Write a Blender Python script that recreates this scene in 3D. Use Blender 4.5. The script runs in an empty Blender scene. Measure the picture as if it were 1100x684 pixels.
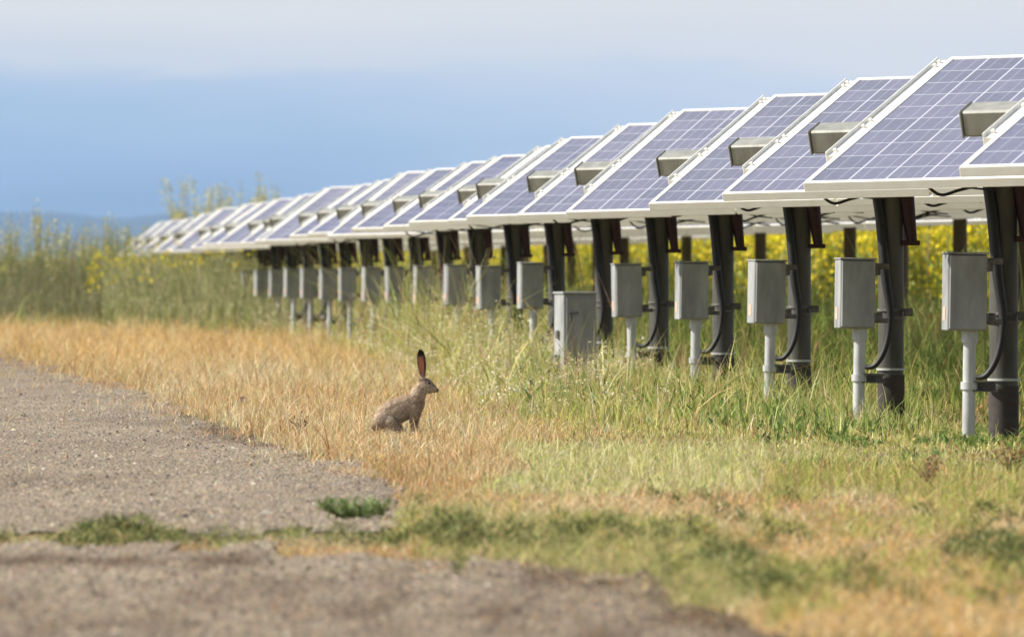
import bpy, bmesh, math, random
import numpy as np
from mathutils import Vector, Matrix
R = math.radians
rng = np.random.default_rng(7); random.seed(7)
SC = bpy.context.scene; COL = SC.collection

# ------------------------------------------------------------------ measured frame
W0, H0 = 1100, 684
F = 8000.0            # focal length in photo pixels
CZ = 0.66             # camera height (m)
HV = 298.0            # horizon row
PITCH = math.atan((H0/2-HV)/F)
PX, PY = 1.956, 29.63 # first post in view
SLAT, SP = -0.0819*3.405, 3.405   # step to the next row along the array

def gx(px, Y): return (px-550)/F*Y
def gd(py): return CZ*F/(py-HV)
def gp(px, py):
    Y = gd(py); return gx(px, Y), Y

# ------------------------------------------------------------------ materials
def mat(name): 
    m = bpy.data.materials.new(name); m.use_nodes = True
    nt = m.node_tree; b = nt.nodes['Principled BSDF']
    return m, nt, b
def N(nt, t, **kw):
    n = nt.nodes.new(t)
    for k, v in kw.items(): setattr(n, k, v)
    return n
def ramp(nt, fac, stops, interp='LINEAR'):
    r = N(nt, 'ShaderNodeValToRGB'); r.color_ramp.interpolation = interp
    e = r.color_ramp.elements
    e[0].position, e[0].color = stops[0][0], (*stops[0][1], 1)
    e[1].position, e[1].color = stops[-1][0], (*stops[-1][1], 1)
    for p, c in stops[1:-1]:
        x = e.new(p); x.color = (*c, 1)
    nt.links.new(fac, r.inputs[0]); return r.outputs[0]
def noise(nt, scale, detail=4, rough=.6, vec=None, dist=0):
    n = N(nt, 'ShaderNodeTexNoise'); n.inputs['Scale'].default_value = scale
    n.inputs['Detail'].default_value = detail; n.inputs['Roughness'].default_value = rough
    n.inputs['Distortion'].default_value = dist
    if vec is not None: nt.links.new(vec, n.inputs['Vector'])
    return n.outputs['Fac']
def objvec(nt, scale=(1,1,1), world=False):
    if world:
        g = N(nt, 'ShaderNodeNewGeometry'); o = g.outputs['Position']
    else:
        g = N(nt, 'ShaderNodeTexCoord'); o = g.outputs['Object']
    mp = N(nt, 'ShaderNodeMapping'); mp.inputs['Scale'].default_value = scale
    nt.links.new(o, mp.inputs['Vector']); return mp.outputs['Vector']
def mottled(name, c1, c2, scale=6, rough=.6, metal=0, spec=.5, bump=0, streak=1, world=True, extra=None):
    m, nt, b = mat(name)
    v = objvec(nt, (scale, scale, scale*streak), world)
    f = noise(nt, 1, 6, .65, v)
    c = ramp(nt, f, [(.32, c1), (.68, c2)] + ([(.78, extra)] if extra else []))
    nt.links.new(c, b.inputs['Base Color'])
    b.inputs['Roughness'].default_value = rough; b.inputs['Metallic'].default_value = metal
    b.inputs['Specular IOR Level'].default_value = spec
    if bump:
        bp = N(nt, 'ShaderNodeBump'); bp.inputs['Strength'].default_value = bump; bp.inputs['Distance'].default_value = .004
        nt.links.new(f, bp.inputs['Height']); nt.links.new(bp.outputs[0], b.inputs['Normal'])
    return m
M = {}
M['frame'] = mottled('anodised_frame', (.80,.75,.64), (.89,.86,.77), 9, .45, .0)
M['rail'] = mottled('rail_metal', (.72,.70,.63), (.85,.83,.76), 14, .45, .0, streak=1)
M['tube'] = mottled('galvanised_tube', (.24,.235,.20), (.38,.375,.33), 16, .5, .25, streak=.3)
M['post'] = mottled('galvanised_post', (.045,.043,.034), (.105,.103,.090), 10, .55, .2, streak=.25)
M['postb'] = mottled('brown_post', (.085,.062,.042), (.15,.115,.08), 10, .7, 0, streak=.25)
M['sleeve'] = mottled('tar_sleeve', (.030,.024,.022), (.060,.046,.040), 25, .8)
M['strut'] = mottled('dark_red_strut', (.018,.005,.005), (.050,.008,.009), 20, .6)
M['cable'] = mottled('black_cable', (.010,.010,.011), (.02,.02,.022), 20, .55)
M['box'] = mottled('grey_paint', (.20,.205,.20), (.40,.41,.40), 9, .5, .05, streak=.35, extra=(.46,.46,.44))
M['boxlid'] = mottled('grey_paint_lid', (.20,.205,.20), (.36,.37,.36), 11, .5, .05, streak=.3, extra=(.42,.42,.40))
M['conduit'] = mottled('galvanised_conduit', (.34,.35,.34), (.56,.57,.56), 22, .45, .2, streak=.3)
M['bracket'] = mottled('weathered_bracket', (.07,.065,.06), (.20,.19,.18), 30, .6, .3)
M['sticker'] = mottled('faded_sticker', (.55,.24,.15), (.70,.55,.45), 120, .6)
M['backsheet'] = mottled('backsheet', (.55,.52,.50), (.68,.64,.61), 5, .7)
M['eye'], _n, _b = mat('wet_eye'); _b.inputs['Base Color'].default_value = (.012,.008,.005,1); _b.inputs['Roughness'].default_value = .08

# photovoltaic face: cell grid laid out in the module's own coordinates
def pv():
    m, nt, b = mat('photovoltaic_cells')
    tc = N(nt, 'ShaderNodeTexCoord'); sep = N(nt, 'ShaderNodeSeparateXYZ'); nt.links.new(tc.outputs['Object'], sep.inputs[0])
    def math_(op, a, c=None, clamp=False):
        n = N(nt, 'ShaderNodeMath', operation=op, use_clamp=clamp)
        for i, x in enumerate((a, c)):
            if x is None: continue
            if isinstance(x, (int, float)): n.inputs[i].default_value = x
            else: nt.links.new(x, n.inputs[i])
        return n.outputs[0]
    px, py = .1575, .1600
    u = math_('DIVIDE', math_('SUBTRACT', sep.outputs[0], .0225), px)
    v = math_('DIVIDE', math_('SUBTRACT', sep.outputs[1], .025), py)
    fu = math_('FRACT', u); fv = math_('FRACT', v)
    def edge(f, w):  # 1 within w of an integer
        return math_('MAXIMUM', math_('LESS_THAN', f, w), math_('GREATER_THAN', f, 1-w))
    line = math_('MAXIMUM', edge(fu, .022), edge(fv, .016))
    bus = math_('MAXIMUM', math_('LESS_THAN', math_('ABSOLUTE', math_('SUBTRACT', fu, .30)), .0085), math_('LESS_THAN', math_('ABSOLUTE', math_('SUBTRACT', fu, .70)), .0085))
    cmb = N(nt, 'ShaderNodeCombineXYZ'); nt.links.new(math_('FLOOR', u), cmb.inputs[0]); nt.links.new(math_('FLOOR', v), cmb.inputs[1])
    oi = N(nt, 'ShaderNodeObjectInfo'); nt.links.new(math_('MULTIPLY', oi.outputs['Random'], 50), cmb.inputs[2])
    wn = N(nt, 'ShaderNodeTexWhiteNoise', noise_dimensions='3D'); nt.links.new(cmb.outputs[0], wn.inputs[0])
    # crystal flakes
    vo = N(nt, 'ShaderNodeTexVoronoi'); vo.inputs['Scale'].default_value = 55; nt.links.new(tc.outputs['Object'], vo.inputs['Vector'])
    sv = N(nt, 'ShaderNodeSeparateColor'); nt.links.new(vo.outputs['Color'], sv.inputs[0])
    f = math_('ADD', math_('MULTIPLY', wn.outputs['Value'], .62), math_('MULTIPLY', sv.outputs[0], .38))
    cell = ramp(nt, f, [(.05, (.036,.040,.095)), (.45, (.062,.064,.135)), (.95, (.105,.098,.185))])
    # uneven dust film lifts and greys the cells
    d = noise(nt, 1, 5, .6, objvec(nt, (2.2, 1.2, 1)))
    mx = N(nt, 'ShaderNodeMixRGB'); mx.inputs[2].default_value = (.30,.28,.29,1)
    nt.links.new(math_('MULTIPLY', d, .36), mx.inputs[0]); nt.links.new(cell, mx.inputs[1])
    m2 = N(nt, 'ShaderNodeMixRGB'); m2.inputs[2].default_value = (.42,.42,.48,1)
    nt.links.new(math_('MULTIPLY', bus, .75), m2.inputs[0]); nt.links.new(mx.outputs[0], m2.inputs[1])
    m3 = N(nt, 'ShaderNodeMixRGB'); m3.inputs[2].default_value = (.62,.62,.66,1)
    nt.links.new(math_('MULTIPLY', line, .9), m3.inputs[0]); nt.links.new(m2.outputs[0], m3.inputs[1])
    nt.links.new(m3.outputs[0], b.inputs['Base Color'])
    b.inputs['Roughness'].default_value = .42
    b.inputs['Coat Weight'].default_value = .9; b.inputs['Coat Roughness'].default_value = .09
    return m
M['pv'] = pv()

def vcol_mat(name, rough=.7, trans=.35, spec=.25):
    """plant tissue: albedo per blade from the mesh, some light passes through"""
    m, nt, b = mat(name)
    a = N(nt, 'ShaderNodeAttribute'); a.attribute_name = 'col'
    nt.links.new(a.outputs['Color'], b.inputs['Base Color'])
    b.inputs['Roughness'].default_value = rough; b.inputs['Specular IOR Level'].default_value = spec
    if trans:
        t = N(nt, 'ShaderNodeBsdfTranslucent'); nt.links.new(a.outputs['Color'], t.inputs[0])
        mx = N(nt, 'ShaderNodeMixShader'); mx.inputs[0].default_value = trans
        nt.links.new(b.outputs[0], mx.inputs[1]); nt.links.new(t.outputs[0], mx.inputs[2])
        nt.links.new(mx.outputs[0], nt.nodes['Material Output'].inputs[0])
    return m
M['blade'] = vcol_mat('plant_tissue')
M['petal'] = vcol_mat('petal_tissue', .6, .3)
M['stone'] = vcol_mat('stone', .85, 0)
M['fur'] = vcol_mat('fur', .85, .0, .15)

# ------------------------------------------------------------------ mesh helpers
def link(name, me, m=None, parent=None):
    o = bpy.data.objects.new(name, me); COL.objects.link(o)
    if m: me.materials.append(m)
    if parent: o.parent = parent
    return o
def tag(o, label=None, cat=None, group=None, kind=None):
    for k, v in (('label', label), ('category', cat), ('group', group), ('kind', kind)):
        if v: o[k] = v
    return o
def empty(name, loc, rz=0):
    o = bpy.data.objects.new(name, None); COL.objects.link(o); o.location = loc; o.rotation_euler = (0, 0, rz)
    o.empty_display_size = .1; return o
def mesh(name, verts, faces, smooth=False):
    me = bpy.data.meshes.new(name); me.from_pydata([tuple(v) for v in verts], [], faces)
    me.update()
    if smooth: me.polygons.foreach_set('use_smooth', [True]*len(me.polygons))
    return me
class MB:
    def __init__(s): s.v = []; s.f = []; s.sm = []
    def add(s, vs, fs, sm=False):
        b = len(s.v); s.v += [tuple(x) for x in vs]; s.f += [tuple(i+b for i in f) for f in fs]; s.sm += [sm]*len(fs)
    def box(s, c, d, mtx=None, bev=0):
        bm = bmesh.new(); bmesh.ops.create_cube(bm, size=1)
        bmesh.ops.scale(bm, vec=d, verts=bm.verts)
        if bev: bmesh.ops.bevel(bm, geom=bm.edges[:], offset=bev, segments=1, affect='EDGES')
        bmesh.ops.translate(bm, vec=c, verts=bm.verts)
        if mtx: bmesh.ops.transform(bm, matrix=mtx, verts=bm.verts)
        bm.verts.ensure_lookup_table(); bm.verts.index_update()
        s.add([v.co[:] for v in bm.verts], [[v.index for v in f.verts] for f in bm.faces]); bm.free(); return s
    def tube(s, pts, rad, n=12, cap=True, sx=1, sy=1):
        pts = [Vector(p) for p in pts]; rads = rad if isinstance(rad, (list, tuple)) else [rad]*len(pts)
        rings = []; up = Vector((.3,.9,.1)).normalized()
        for i, p in enumerate(pts):
            t = (pts[min(i+1, len(pts)-1)]-pts[max(i-1, 0)]).normalized()
            a = t.cross(up)
            if a.length < 1e-3: a = t.cross(Vector((1,0,0)))
            a.normalize(); b = t.cross(a).normalized()
            rings.append([p+(a*math.cos(q)*sx+b*math.sin(q)*sy)*rads[i] for q in [2*math.pi*k/n for k in range(n)]])
        vs = [v for r in rings for v in r]; fs = []
        for i in range(len(pts)-1):
            for k in range(n):
                fs.append((i*n+k, i*n+(k+1) % n, (i+1)*n+(k+1) % n, (i+1)*n+k))
        s.add(vs, fs, True)
        if cap:
            s.add(rings[0], [tuple(range(n))[::-1]]); s.add(rings[-1], [tuple(range(n))])
        return s
    def me(s, name):
        m = mesh(name, s.v, s.f); m.polygons.foreach_set('use_smooth', s.sm); return m
    def build(s, name, m, parent=None): return link(name, s.me(name), m, parent)

def quads_mesh(name, V, Q, C, m, parent=None):
    """V (n,3), Q (k,4), C (n,3) -> one mesh with per-vertex albedo"""
    me = bpy.data.meshes.new(name); n, k = len(V), len(Q)
    me.vertices.add(n); me.vertices.foreach_set('co', V.astype(np.float32).ravel())
    me.loops.add(k*4); me.loops.foreach_set('vertex_index', Q.astype(np.int32).ravel())
    me.polygons.add(k); me.polygons.foreach_set('loop_start', np.arange(0, k*4, 4, dtype=np.int32))
    a = me.color_attributes.new('col', 'FLOAT_COLOR', 'POINT')
    cc = np.ones((n, 4), np.float32); cc[:, :3] = C; a.data.foreach_set('color', cc.ravel())
    me.update(calc_edges=True); me.validate()
    return link(name, me, m, parent)

def blades(P, H, Wd, lean, C, segs=3, tipw=.12, tipc=None):
    """curved tapering blades; returns arrays"""
    n = len(P); az = rng.uniform(0, 2*np.pi, n); f = rng.uniform(0, np.pi, n)
    dirx, diry = np.cos(az), np.sin(az); wx, wy = np.cos(f)*Wd/2, np.sin(f)*Wd/2*.6
    V = np.zeros((n, (segs+1)*2, 3)); CC = np.zeros((n, (segs+1)*2, 3))
    for s in range(segs+1):
        t = s/segs; wv = 1-(1-tipw)*t**1.5
        off = lean*H*t**1.8
        x = P[:, 0]+dirx*off; y = P[:, 1]+diry*off; z = P[:, 2]+H*t*(1-.25*np.clip(lean, 0, 1.5)*t)
        V[:, 2*s, 0] = x-wx*wv; V[:, 2*s+1, 0] = x+wx*wv
        V[:, 2*s, 1] = y-wy*wv; V[:, 2*s+1, 1] = y+wy*wv
        V[:, 2*s, 2] = z; V[:, 2*s+1, 2] = z
        c = C if tipc is None else C*(1-t)+tipc*t
        CC[:, 2*s] = c; CC[:, 2*s+1] = c
    base = (np.arange(n)*(segs+1)*2)[:, None]
    Q = np.concatenate([base+np.array([[2*s, 2*s+1, 2*s+3, 2*s+2]]) for s in range(segs)], 1).reshape(-1, 4)
    return V.reshape(-1, 3), Q, CC.reshape(-1, 3)
def flecks(P, size, C, aspect=1.6):
    """small randomly turned leaf/petal faces"""
    n = len(P); a = rng.normal(size=(n, 3)); a /= np.linalg.norm(a, axis=1)[:, None]
    b = rng.normal(size=(n, 3)); b -= (a*b).sum(1)[:, None]*a; b /= np.linalg.norm(b, axis=1)[:, None]
    sa = (a*(size*aspect)[:, None])/2; sb = (b*size[:, None])/2
    V = np.stack([P-sa, P-sb*.9, P+sa, P+sb*.9], 1).reshape(-1, 3)
    Q = np.arange(n*4).reshape(-1, 4); return V, Q, np.repeat(C, 4, 0)
def join(parts):
    V, Q, C = [], [], []; o = 0
    for v, q, c in parts:
        V.append(v); Q.append(q+o); C.append(c); o += len(v)
    return np.concatenate(V), np.concatenate(Q), np.concatenate(C)
def fbm(x, y, seed=0, octs=4):
    r = np.random.default_rng(seed); s = np.zeros_like(x); a = 1; tot = 0
    for o in range(octs):
        for _ in range(3):
            k = r.uniform(-1, 1, 2)*2**o*1.5; ph = r.uniform(0, 6.28); s = s+a*np.sin(k[0]*x+k[1]*y+ph+1.3*np.sin(k[1]*x*.7-k[0]*y*.6+ph))/3
        tot += a; a *= .6
    return s/tot*1.6
def pick(C, n, jit=.18):
    """rows of C are (weight, r, g, b)"""
    C = np.array(C); w = C[:, 0]/C[:, 0].sum(); i = rng.choice(len(C), n, p=w)
    return np.clip(C[i, 1:]*(1+rng.normal(0, jit, (n, 1)))*(1+rng.normal(0, jit*.25, (n, 3))), .004, .95)

# ------------------------------------------------------------------ ground zones (plan of the site, given by where its edges meet the ground)
def pl(pts):
    a = np.array(pts, float); return lambda x: np.interp(x, a[:, 0], a[:, 1])
gA = pl([(-400,350),(-100,368),(0,378),(55,394),(75,403),(150,418),(215,450),(290,478),(340,490),(405,512),(440,534),(441,700)])
gB = pl([(-400,600),(0,603),(430,603),(560,606),(640,613),(700,632),(780,657),(850,686),(1000,760),(1500,900)])
wB = pl([(-400,340),(0,350),(110,353),(220,358),(280,362),(330,367),(400,386),(480,422),(540,450),(600,470),(700,484),(780,488),(1100,512),(1500,560)])
def uv_of(X, Y):
    return 550+F*X/Y, HV+F*CZ/Y
def zone(X, Y):
    u, v = uv_of(X, Y)
    nx = fbm(X*6, Y*.9, 3)*1.0
    v2 = v+(nx+.9*fbm(X*16, Y*3, 4))*(v-HV)*.030; u2 = u+fbm(X*5, Y*1.2, 5)*18
    gravel = ((v2 > gA(u2)) & (v2 < 574) & (u2 < 445)) | (v2 > gB(u2)) | ((v2 > 588) & (v2 < 612) & (u2 < 300))
    weeds = (v < wB(u)+nx*9+np.random.default_rng(len(X)).normal(0, 1, X.shape)*np.interp(v, [345, 400, 520], [1.2, 6, 10]))
    return u, v, gravel, weeds
def scatter(n, y0, y1, power=0., wide=.085, u0=None, u1=None):
    """points in the strip of land the road side takes up; constant number per metre away"""
    t = rng.uniform(0, 1, n); Y = y0*(y1/y0)**t if power else y0+(y1-y0)*t
    a, b = (-wide, wide) if u0 is None else ((u0-550)/F, (u1-550)/F)
    X = Y*rng.uniform(a, b, n); return X, Y

def dirt_of(X, Y):
    u_, v_ = uv_of(X, Y); f_ = fbm(X*5, Y*.9, 81); f2 = fbm(X*14, Y*2.5, 82)
    d = 1.2*np.exp(-((v_-gB(u_)-9)/18)**2)*(u_ > 560)+.9*np.exp(-((v_-gA(u_)-3)/9)**2)*np.clip(.3+f_*1.5, 0, 1)*(u_ < 430)+np.exp(-((v_-606)/7)**2)*(u_ < 290)+.35*np.clip(f_*1.5, 0, 1)+.3*np.clip((v_-612)/40, 0, 1)
    return np.clip(d*(.8+.7*f2), 0, 1)
# ------------------------------------------------------------------ ground
def ground():
    m, nt, b = mat('dry_soil_and_thatch')
    v = objvec(nt, (1.1, .5, 1), True)
    big = noise(nt, 1, 4, .6, v)
    fine = noise(nt, 1, 8, .75, objvec(nt, (60, 60, 60), True))
    c1 = ramp(nt, big, [(.35, (.36,.25,.10)), (.55, (.24,.22,.08)), (.7, (.40,.29,.13))])
    mx = N(nt, 'ShaderNodeMixRGB', blend_type='MULTIPLY'); mx.inputs[0].default_value = .8
    nt.links.new(c1, mx.inputs[1]); nt.links.new(ramp(nt, fine, [(.3, (.45,.45,.42)), (.65, (1,1,1))]), mx.inputs[2])
    nt.links.new(mx.outputs[0], b.inputs['Base Color']); b.inputs['Roughness'].default_value = .95
    bp = N(nt, 'ShaderNodeBump'); bp.inputs['Distance'].default_value = .02; nt.links.new(fine, bp.inputs['Height']); nt.links.new(bp.outputs[0], b.inputs['Normal'])
    S = 9000
    xs = [-S,-2000,-400,-80,-30]+list(np.linspace(-20, 20, 41))+[30,80,400,2000,S]
    ys = [-60,-20,0,6]+list(np.linspace(10, 150, 71))+[200,400,1000,3000,S]
    V = [(x, y, 0) for y in ys for x in xs]; n = len(xs)
    Fc = [(j*n+i, j*n+i+1, (j+1)*n+i+1, (j+1)*n+i) for j in range(len(ys)-1) for i in range(n-1)]
    g = link('ground', mesh('ground', V, Fc), m); tag(g, kind='structure')
    # gravel road: strips of a fine lattice kept where the road is
    m, nt, b = mat('packed_gravel')
    vo = N(nt, 'ShaderNodeTexVoronoi'); vo.inputs['Scale'].default_value = 70; nt.links.new(objvec(nt, (1,.8,1), True), vo.inputs['Vector'])
    sc = N(nt, 'ShaderNodeSeparateColor'); nt.links.new(vo.outputs['Color'], sc.inputs[0])
    c = ramp(nt, sc.outputs[0], [(0, (.16,.125,.085)), (.5, (.285,.23,.16)), (.85, (.36,.30,.215)), (1, (.40,.34,.26))])
    big = noise(nt, 1, 5, .65, objvec(nt, (1.5, .35, 1), True))
    mx = N(nt, 'ShaderNodeMixRGB', blend_type='MULTIPLY'); mx.inputs[0].default_value = .7
    nt.links.new(c, mx.inputs[1]); nt.links.new(ramp(nt, big, [(.35, (.66,.62,.58)), (.65, (1.1,1.06,1.02))]), mx.inputs[2])
    at = N(nt, 'ShaderNodeAttribute'); at.attribute_name = 'col'; m9 = N(nt, 'ShaderNodeMixRGB', blend_type='MULTIPLY'); m9.inputs[0].default_value = 1
    nt.links.new(mx.outputs[0], m9.inputs[1]); nt.links.new(at.outputs['Color'], m9.inputs[2])
    nt.links.new(m9.outputs[0], b.inputs['Base Color']); b.inputs['Roughness'].default_value = .9
    bp = N(nt, 'ShaderNodeBump'); bp.inputs['Distance'].default_value = .02; bp.inputs['Strength'].default_value = .9
    nt.links.new(vo.outputs['Distance'], bp.inputs['Height']); nt.links.new(bp.outputs[0], b.inputs['Normal'])
    ys = np.concatenate([np.linspace(4, 13, 19)[:-1], np.geomspace(13, 112, 420)]); xs = np.arange(-13, 4.0, .06)
    Xg, Yg = np.meshgrid(xs, ys); Xc = (Xg[1:, 1:]+Xg[:-1, :-1])/2; Yc = (Yg[1:, 1:]+Yg[:-1, :-1])/2
    _, vv, gr, _ = zone(Xc, Yc); gr &= (Xc/Yc > -.2)
    gr |= (Yc < 13) & (Xc < 2.2) & (Xc > -4)
    jj, ii = np.nonzero(gr); n = len(xs)
    Q = np.stack([jj*n+ii, jj*n+ii+1, (jj+1)*n+ii+1, (jj+1)*n+ii], 1)
    used, inv = np.unique(Q, return_inverse=True)
    V = np.stack([Xg.ravel()[used], Yg.ravel()[used], np.full(len(used), .006)], 1)
    dirt = dirt_of(V[:, 0], V[:, 1])[:, None]
    o = quads_mesh('gravel_road', V, inv.reshape(-1, 4), (1-dirt)*np.array([1, 1, 1])+dirt*np.array([.46, .38, .30]), m); tag(o, kind='structure')
ground()

def stones():
    n = 150000
    X, Y = scatter(n, 13.5, 75, 1)
    _, v, gr, _ = zone(X, Y)
    keep = gr | (rng.uniform(0, 1, n) < .05); X, Y = X[keep], Y[keep]; n = len(X)
    s = rng.gamma(1.7, .0014, n)+.0018+.00003*Y
    base = np.array([(1,0,0),(0,1,0),(-1,0,0),(0,-1,0),(0,0,1),(0,0,-.3)], float)
    V = base[None]*s[:, None, None]*rng.uniform(.6, 1.3, (n, 6, 1)); V[:, :, 2] *= .75
    a = rng.uniform(0, 6.28, n); ca, sa = np.cos(a)[:, None], np.sin(a)[:, None]
    x = V[:, :, 0]*ca-V[:, :, 1]*sa; y = V[:, :, 0]*sa+V[:, :, 1]*ca
    V = np.stack([x+X[:, None], y+Y[:, None], V[:, :, 2]+.008+s[:, None]*.15], 2)
    C = pick([(6,.27,.215,.150),(3,.34,.28,.20),(2,.16,.125,.09),(1,.07,.055,.045),(.25,.46,.40,.32),(1.5,.29,.20,.13)], n, .15)
    dd = dirt_of(X, Y)[:, None]; C = C*(1-dd)+C*dd*np.array([.42,.34,.27])
    tri = np.array([(0,1,4,4),(1,2,4,4),(2,3,4,4),(3,0,4,4)])
    # quads: use the four upper faces as degenerate-free pairs
    Q = np.array([(4,0,1,2),(4,2,3,0)]); Qs = (np.arange(n)*6)[:, None, None]+Q[None]
    o = quads_mesh('gravel_stones', V.reshape(-1, 3), Qs.reshape(-1, 4), np.repeat(C, 6, 0), M['stone'])
    tag(o, 'loose grey and tan gravel spread over the road surface', 'gravel', kind='stuff')
stones()

# ------------------------------------------------------------------ grasses
TAN = [(6,.72,.50,.25),(4,.80,.60,.35),(2.5,.64,.38,.15),(1.5,.84,.69,.44),(.7,.46,.28,.13)]
PALE = [(4,.70,.60,.28),(3,.62,.60,.22),(2,.80,.72,.44),(2,.44,.50,.13)]
GRN = [(4,.24,.31,.065),(3,.34,.40,.10),(2,.15,.22,.05),(1,.44,.46,.15)]
MIXG = [(3,.42,.43,.10),(3,.56,.50,.16),(2,.28,.34,.06),(2,.66,.50,.22),(1,.48,.23,.12)]
DARK = [(3.5,.10,.125,.035),(2,.18,.20,.06),(2.2,.045,.06,.018),(1.6,.36,.36,.12),(.8,.54,.47,.20)]
ORNG = [(4,.74,.45,.15),(3,.80,.55,.24),(1,.54,.30,.11),(1,.80,.62,.36)]

def dry_grass():
    n = 330000
    X, Y = scatter(n, 13.5, 118, 1, .092)
    u, v, gr, wd = zone(X, Y)
    edge = rng.uniform(0, 1, n); u2_ = u+fbm(X*5, Y*1.2, 5)*18
    keep = (~gr) & (~wd)
    # wisps straggling onto the road
    k2 = gr & (edge < .05) & (fbm(X*9, Y*1.5, 6) > .62)
    near_edge = gr & (u < 445) & (v < 574) & (edge < 1.6*np.exp(-np.abs(v-gA(u2_))/10)*np.clip(.45+fbm(X*12, Y*2, 8), 0, 1))
    edge_b = gr & (v > 596) & (u > 380) & (edge < 1.5*np.exp(-np.abs(v-gB(u))/11)*np.clip(.5+fbm(X*11, Y*3, 9), 0, 1))
    keep = keep | k2 | near_edge | edge_b
    X, Y, u, v, gr = X[keep], Y[keep], u[keep], v[keep], gr[keep]; n = len(X)
    patch = fbm(X*2.2, Y*.55, 11); p2 = fbm(X*7, Y*1.4, 12)
    C = pick(TAN, n)
    q1 = (patch+.4*p2 > .30) & (edge[keep] < 2) & (rng.uniform(0, 1, n) < .6); C[q1] = pick([(3,.84,.70,.45),(2,.76,.62,.36)], q1.sum())
    q2 = (patch-.5*p2 < -.35) & (rng.uniform(0, 1, n) < .6); C[q2] = pick([(3,.60,.34,.15),(2,.50,.26,.12),(2,.70,.46,.2)], q2.sum())
    q3 = (u > 330) & (u < 700) & (v < 475) & (rng.uniform(0, 1, n) < .25*np.clip(1-(v-wB(u))/60, 0, 1)); C[q3] = pick(MIXG, q3.sum())
    pale = (v > 478) & (v < 535) & (u > 560+60*patch) ; C[pale] = pick(PALE, pale.sum())
    og = ((u > 760) & (v > 575)) | (v < 400); w = og & (rng.uniform(0, 1, n) < .7); C[w] = pick(ORNG, w.sum())
    clip = (v > 548+14*patch) & (v < 608+16*patch+ (u > 700)*40) & (p2*.8+.6*patch > -.05+.35*(u > 760)) & (u > 330)
    C[clip] = pick([(3,.46,.44,.15),(2,.34,.34,.11),(3,.64,.50,.24),(1,.16,.18,.06)], clip.sum())
    rt = (u > 820) & (v > 500) & (patch*.6+p2+np.interp(v, [500,560,640], [.5,.1,-.45]) > 0); C[rt] = pick(MIXG, rt.sum())
    strip = (v > 568) & (v < 592) & (u <= 430) & (p2+patch > -.3)
    off = ((v > 568) & (v < 592) & (u <= 430) & (~strip)); H0_ = np.where(off, .15, 1); C[strip] = pick([(3,.38,.40,.13),(3,.50,.44,.2),(1.5,.18,.21,.07)], strip.sum())
    brown = (v > 594) & (u < 300) & (v < 615); C[brown] = pick([(2,.32,.19,.10),(1,.2,.12,.07)], brown.sum())
    gm = (~clip) & (~og) & (rng.uniform(0, 1, n) < .05+.10*np.clip(p2, 0, 1)); C[gm] = pick(MIXG, gm.sum())
    H = rng.gamma(3.2, .017, n)*(1+.3*patch+.35*p2)+.010
    H *= np.interp(v, [345, 400, 470, 540, 600, 700], [2.0, 1.5, .92, .55, .42, .42])
    H *= H0_; H[gr] *= .6; H[strip] *= .55; H[pale] *= .8
    H[(np.abs(u-432) < 42) & (v > 462) & (v < 492)] *= .62   # trodden grass where the hare sits
    H = np.clip(H, .008, .3)
    Wd = (.0022+.00006*Y)*rng.uniform(.6, 1.5, n)
    P = np.stack([X, Y, np.zeros(n)], 1)
    o = quads_mesh('dry_grass', *blades(P, H, Wd, rng.gamma(2.2, .34, n)+(v > 540)*.5, C, 3), M['blade'])
    tag(o, 'short straw coloured grass along the gravel road', 'dry grass', kind='stuff')
dry_grass()

def clippings():
    """mown grass lying in loose dark green heaps across the foreground"""
    parts = []
    spots = []
    def heap(px, py, wpx, cnt, h, pal=DARK):
        x, y = gp(px, py); w = wpx/F*y
        X = x+rng.normal(0, w/2, cnt); Y = y+rng.normal(0, .25, cnt)
        Z = np.abs(rng.normal(0, h, cnt))*np.exp(-((X-x)/w)**2)
        spots.append((X, Y, Z, pick(pal, cnt)))
    for _ in range(50):
        heap(rng.uniform(430, 770), rng.normal(578, 13), rng.uniform(6, 20), 90, .018, DARK if rng.uniform() < .6 else MIXG)
    for _ in range(75):
        heap(rng.uniform(700, 1120), rng.uniform(535, 650), rng.uniform(6, 20), 90, .016, MIXG if rng.uniform() < .35 else DARK)
    for _ in range(20):
        heap(rng.uniform(-20, 440), rng.normal(577, 3.5), rng.uniform(10, 34), 60, .005)
    X, Y, Z, C = [np.concatenate([s[i] for s in spots]) for i in range(4)]
    n = len(X); P = np.stack([X, Y, Z], 1)
    parts.append(blades(P, rng.uniform(.01, .035, n), rng.uniform(.003, .006, n), rng.uniform(.5, 2.2, n), C, 2))
    o = quads_mesh('grass_clippings', *join(parts), M['blade'])
    tag(o, 'dark green mown clippings scattered across the foreground', 'grass clippings', kind='stuff')
clippings()

def heap_thing(px, py, wpx, hm, cnt, label, pal=DARK, name='clipping_heap', cat='grass heap', spread=.16):
    cnt = int(cnt*.8); pal = pal+[(1.5,.55,.50,.22)]
    x, y = gp(px, py); w = wpx/F*y
    X = rng.normal(0, w/3.2, cnt); Y = rng.normal(0, spread, cnt)
    lump = .65+.35*np.sin(X/w*9+px)*np.cos(Y*14+py)
    Z = rng.uniform(0, 1.5, cnt)*hm*np.exp(-(X/w*1.9)**2-(Y/spread/1.8)**2)*lump
    P = np.stack([X, Y, Z], 1)
    A = blades(P, rng.uniform(.012, .035, cnt), rng.uniform(.003, .006, cnt), rng.uniform(.6, 2.4, cnt), pick(pal, cnt, .3), 2)
    o = quads_mesh(name, *A, M['blade']); o.location = (x, y, 0); tag(o, label, cat, 'heaps of cut grass')
heap_thing(128, 580, 105, .055, 2600, 'low dark green heap of cut grass lying on the gravel at far left')
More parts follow.
